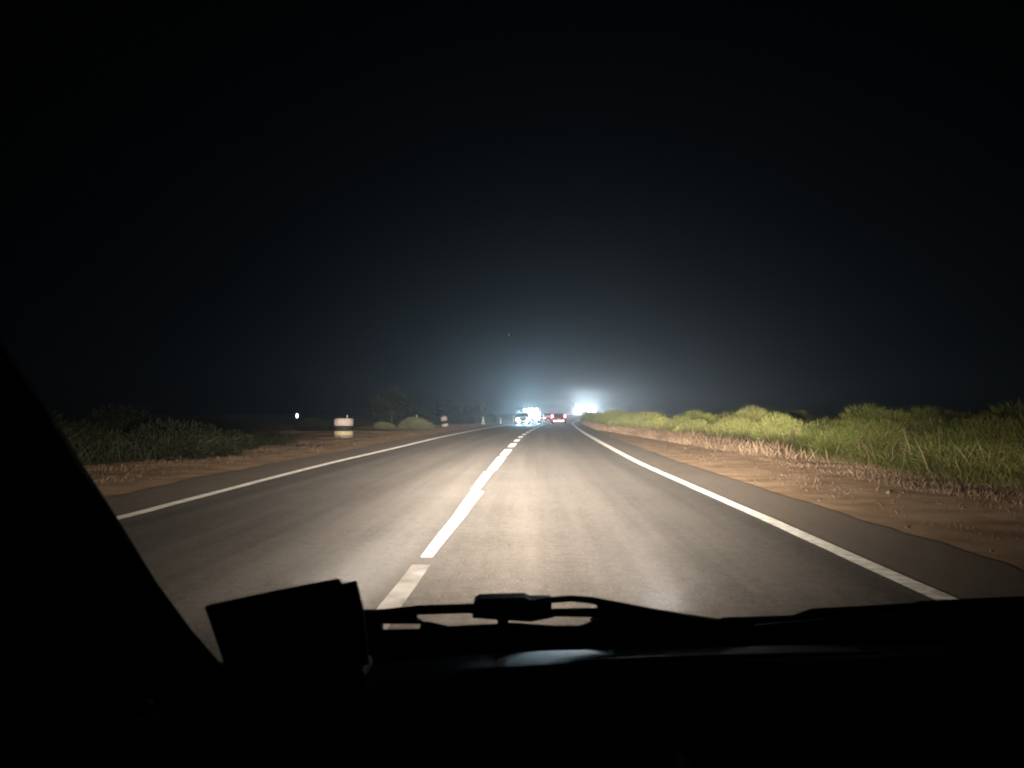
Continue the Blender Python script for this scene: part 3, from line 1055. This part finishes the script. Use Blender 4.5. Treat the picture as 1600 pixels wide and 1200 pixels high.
# inner trim strip; the pillar's sheen is put into its pale colour
v, f = [], []
for i, (u, vv, dd) in enumerate(pp[1:8]):
    e0 = at(u, vv, dd)
    w_ = 1.15 + i * .1
    A = e0 + Vector((-.014, -.016, 0)) * w_
    B = A + Vector((-.012, -.032, .003)) * w_
    Cc = B + Vector((-.020, -.030, .004)) * w_
    D = Cc + Vector((-.03, .012, 0)) * w_
    v += [A, B, Cc, D]
for i in range(6):
    for k in range(3):
        f.append((i*4 + k, i*4 + k + 1, (i+1)*4 + k + 1, (i+1)*4 + k))
mesh_obj('pillar_sheen_trim', v, f, M['pillar'], pil, True)
# door panel with its sill, left of the dash
door = from_bm('door', box_bm(.06, 1.35, .75, .03, 3, (-.50, .25, .50)), M['trim'], me_car)
from_bm('door_sill', box_bm(.09, 1.3, .05, .02, 3, (-.49, .22, .90)), M['trim'], door)
# roof lining and far side pillar outside the frame keep the cabin dark
from_bm('roof', box_bm(1.7, 1.5, .04, .015, 2, (.35, -.35, 1.62)), M['trim'], me_car)

# windscreen: clear raked pane between the bonnet foot and the roof
glass = bpy.data.materials.new('clear_glass')
glass.use_nodes = True
gn = glass.node_tree
gt = gn.nodes.new('ShaderNodeBsdfTransparent')
gt.inputs['Color'].default_value = (1, 1, 1, 1)
gn.nodes.remove(gn.nodes['Principled BSDF'])
gn.links.new(gt.outputs[0], gn.nodes['Material Output'].inputs['Surface'])
v, f = [], []
for j in range(7):
    t = j / 6
    for i in range(13):
        s = -1 + i / 6
        hw_ = .80 - .12 * t
        yy_ = 1.03 - t * .68 - .07 * s * s
        v.append((.34 + s * hw_, yy_, .90 + t * .70))
for j in range(6):
    for i in range(12):
        q = j * 13 + i
        f.append((q, q + 1, q + 14, q + 13))
ws = mesh_obj('windscreen', v, f, glass, me_car, True)

# dried specks of dust on the outside of the pane
rg = random.Random(9)
sv, sf = [], []
spots = [(1143, 935, 3.2), (1151, 950, 2.6), (1100, 890, 2.4), (1068, 905, 2.6), (1197, 872, 2.2), (1290, 905, 2), (796, 852, 2.6), (815, 906, 3)]
spots += [(rg.uniform(420, 1500), rg.uniform(560, 930), rg.uniform(1, 2)) for _ in range(34)]
for u, vv, r_ in spots:
    c = at(u, vv, 1.0)
    t = (c.z - .90) / .70
    yy_ = 1.035 - t * .68 - .07 * ((c.x - .34) / .75) ** 2
    c = at(u, vv, yy_)
    rr_ = r_ * yy_ / F * .5
    b = len(sv)
    for k in range(7):
        a = k / 7 * 6.283
        q = rr_ * rg.uniform(.6, 1.2)
        sv.append(c + Vector((math.cos(a) * q, -math.sin(a) * q * .6, math.sin(a) * q)))
    sv.append(c + Vector((0, .0006, .0006)))
    sv.append(c - Vector((0, .0006, .0006)))
    for k in range(7):
        sf.append((b + k, b + (k + 1) % 7, b + 7))
        sf.append((b + (k + 1) % 7, b + k, b + 8))
M['dust'] = mat('dried_dust', (.05, .045, .04), .95, .1, noise=(.08, .07, .06), scale=200)
tag(mesh_obj('dust_specks', sv, sf, M['dust'], ws), None, None, None, 'stuff')

# driver's wiper resting on the glass: blade, holder, arm, claws
wp = empty('wiper')
wp.parent = me_car
pix_slab('blade_end', [(548, 962), (560, 955), (590, 955), (597, 972), (597, 1004), (548, 1004)], 1.055, .01, M['rubber'], wp, 0)
WD = 1.06
pix_strip('blade', [(560, 962), (600, 960), (655, 953), (720, 951), (780, 950), (850, 957), (935, 957), (1000, 966), (1135, 980)], WD, [16, 17, 15, 15, 17, 12, 15, 14, 9], M['rubber'], parent=wp)
pix_slab('holder', [(740, 941), (748, 936), (820, 934), (828, 938), (862, 938), (862, 952), (866, 965), (830, 972), (793, 970), (778, 969), (738, 966), (738, 955)], WD - .03, .03, M['trim'], wp, .001)
pix_strip('arm', [(800, 944), (855, 938), (892, 935), (925, 938), (960, 946), (1010, 957), (1080, 970), (1140, 977)], WD - .02, [9, 10, 10, 11, 14, 16, 14, 12], M['trim'], parent=wp)
pix_slab('linkage', [(935, 946), (1000, 955), (1130, 975), (1190, 985), (1100, 1005), (930, 1005), (925, 975), (937, 968)], WD + .01, .03, M['trim'], wp, .001)
pix_slab('claw', [(556, 957), (652, 955), (651, 966), (660, 971), (657, 975), (600, 975), (556, 976)], WD - .015, .006, M['trim'], wp, 0)
pix_slab('claw', [(776, 960), (795, 960), (794, 980), (778, 980)], WD - .015, .006, M['trim'], wp, 0)
pix_slab('lower_rail', [(556, 976), (594, 974), (598, 985), (655, 984), (658, 972), (674, 974), (700, 980), (778, 976), (793, 974), (822, 976), (866, 979), (906, 979), (936, 968), (944, 1004), (556, 1004)], WD - .012, .006, M['rubber'], wp, 0)
# passenger's wiper, lying along the foot of the glass on the right
wq = empty('wiper')
wq.parent = me_car
pix_slab('blade', [(1120, 976), (1136, 970), (1245, 967), (1276, 956), (1390, 950), (1440, 947), (1448, 944), (1600, 937), (1800, 934), (1800, 985), (1120, 990)], WD, .02, M['rubber'], wq, .001)
pix_strip('arm', [(1180, 980), (1300, 972), (1450, 962), (1650, 955), (1800, 960)], WD - .03, [8, 12, 14, 14, 14], M['trim'], parent=wq)
# cowl between bonnet and glass
pix_slab('cowl', [(-300, 1300), (-300, 1180), (100, 1130), (230, 1090), (340, 1060), (460, 1026), (600, 990), (750, 986), (1000, 984), (1250, 980), (1500, 976), (1800, 970), (1800, 1300)], 1.12, .006, M['dull_black'], me_car, 0)

# the dark device standing on the dashboard
dev = empty('dashboard_device', at(445, 1045, .80))
base = dev.location.copy()
def local(o):
    o.data.transform(Matrix.Translation(-base))
    return o
local(pix_slab('case', [(318, 948), (424, 925), (527, 905), (532, 910), (571, 1046), (352, 1046)], .79, .008, M['trim'], dev, .002))
local(pix_slab('clip', [(532, 913), (556, 908), (568, 957), (576, 1040), (545, 1040)], .787, .006, M['trim'], dev, .0015))
local(pix_slab('screen', [(330, 955), (520, 917), (548, 1030), (362, 1032)], .7885, .0012, M['glass_dark'], dev, 0))
local(from_bm('foot', box_bm(.15, .06, .03, .008, 2, at(462, 1056, .80)), M['trim'], dev))
tag(dev, 'black flat device with a clip standing on the dashboard beside the left pillar', 'device')

# ------------------------------------------------------------------ our headlights: shaped low beams
def low_beam(x, power=1.0, name='headlight_beam'):
    d = bpy.data.lights.new(name, 'SPOT')
    d.energy = 8300 * power
    d.color = (1.0, .86, .72)
    d.spot_size = R(150)
    d.spot_blend = .6
    d.shadow_soft_size = .06
    d.use_nodes = True
    nt = d.node_tree
    n, l = nt.nodes, nt.links
    em = n['Emission']
    tc = n.new('ShaderNodeTexCoord')
    sp = n.new('ShaderNodeSeparateXYZ')
    l.new(tc.outputs['Normal'], sp.inputs[0])
    az = mathn(nt, 'ABSOLUTE', sp.outputs[2])
    a = mathn(nt, 'DIVIDE', sp.outputs[0], az)
    b = mathn(nt, 'DIVIDE', sp.outputs[1], az)
    t = mathn(nt, 'MAXIMUM', mathn(nt, 'MULTIPLY', b, -1.0), 0.0)
    # sideways fall-off, wider towards the bonnet
    def bell(a0, w, p):
        x = mathn(nt, 'ABSOLUTE', mathn(nt, 'DIVIDE', mathn(nt, 'SUBTRACT', a, a0), w))
        return mathn(nt, 'DIVIDE', 1.0, mathn(nt, 'ADD', 1.0, mathn(nt, 'POWER', x, p)))
    g = bell(A0, mathn(nt, 'ADD', AW, mathn(nt, 'MULTIPLY', mathn(nt, 'MULTIPLY', t, t), AK)), 2.6)
    # below the cut-off: strong near the horizon, weaker towards the bonnet
    dn = mathn(nt, 'DIVIDE', 1.0, mathn(nt, 'ADD', 1.0, mathn(nt, 'POWER', mathn(nt, 'DIVIDE', t, TB), TP)))
    dn = mathn(nt, 'MULTIPLY', dn, mathn(nt, 'ADD', g, mathn(nt, 'ADD', .012, mathn(nt, 'MULTIPLY', bell(.26, .2, 3), .23))))
    dn = mathn(nt, 'DIVIDE', dn, mathn(nt, 'ADD', 1.0, mathn(nt, 'POWER', mathn(nt, 'DIVIDE', t, .25), 5.0)))
    # above it: spill that fades with height, kicked up on the kerb side
    up = mathn(nt, 'ADD', mathn(nt, 'MULTIPLY', bell(.22, .17, 4), U1), mathn(nt, 'MULTIPLY', bell(-.02, .19, 3), U2))
    up = mathn(nt, 'ADD', up, mathn(nt, 'MULTIPLY', bell(.125, .05, 2.5), U1 * 1.7))
    up = mathn(nt, 'MULTIPLY', mathn(nt, 'EXPONENT', mathn(nt, 'MULTIPLY', mathn(nt, 'MAXIMUM', b, 0.0), -UD)), up)
    mr = n.new('ShaderNodeMapRange')
    mr.interpolation_type = 'SMOOTHSTEP'
    mr.inputs['From Min'].default_value = CUT - .007
    mr.inputs['From Max'].default_value = CUT + .007
    l.new(b, mr.inputs['Value'])
    inv = mathn(nt, 'SUBTRACT', 1.0, mr.outputs[0])
    tot = mathn(nt, 'ADD', mathn(nt, 'MULTIPLY', dn, inv), mathn(nt, 'MULTIPLY', up, mr.outputs[0]))
    l.new(tot, em.inputs['Strength'])
    o = bpy.data.objects.new(name, d)
    C.objects.link(o)
    o.parent = me_car
    o.location = (x, 2.12, .68)
    o.rotation_euler = (R(90), 0, 0)
    return o
A0, AW, AK, TB, TP, U1, U2, UD, CUT = .0, .115, 4.4, .045, 3.1, .7, .38, 16.0, -.006
low_beam(-.58, 1.12)
low_beam(.42, .88)

# ------------------------------------------------------------------ haze
hz = mesh_obj('haze', *(lambda b: ([v.co[:] for v in b.verts], [tuple(v.index for v in f.verts) for f in b.faces]))(box_bm(1780, 1210, 10.0, 0, 1, (0, 290, 3.2))))
hz['kind'] = 'stuff'
hz['label'] = 'thin night haze that glows round the oncoming lights'
hm = bpy.data.materials.new('night_haze')
hm.use_nodes = True
hn = hm.node_tree
hn.nodes.remove(hn.nodes['Principled BSDF'])
pv = hn.nodes.new('ShaderNodeVolumePrincipled')
pv.inputs['Color'].default_value = (.79, .9, 1, 1)
pv.inputs['Density'].default_value = .0015
pv.inputs['Anisotropy'].default_value = .74
hn.links.new(pv.outputs[0], hn.nodes['Material Output'].inputs['Volume'])
hz.data.materials.append(hm)
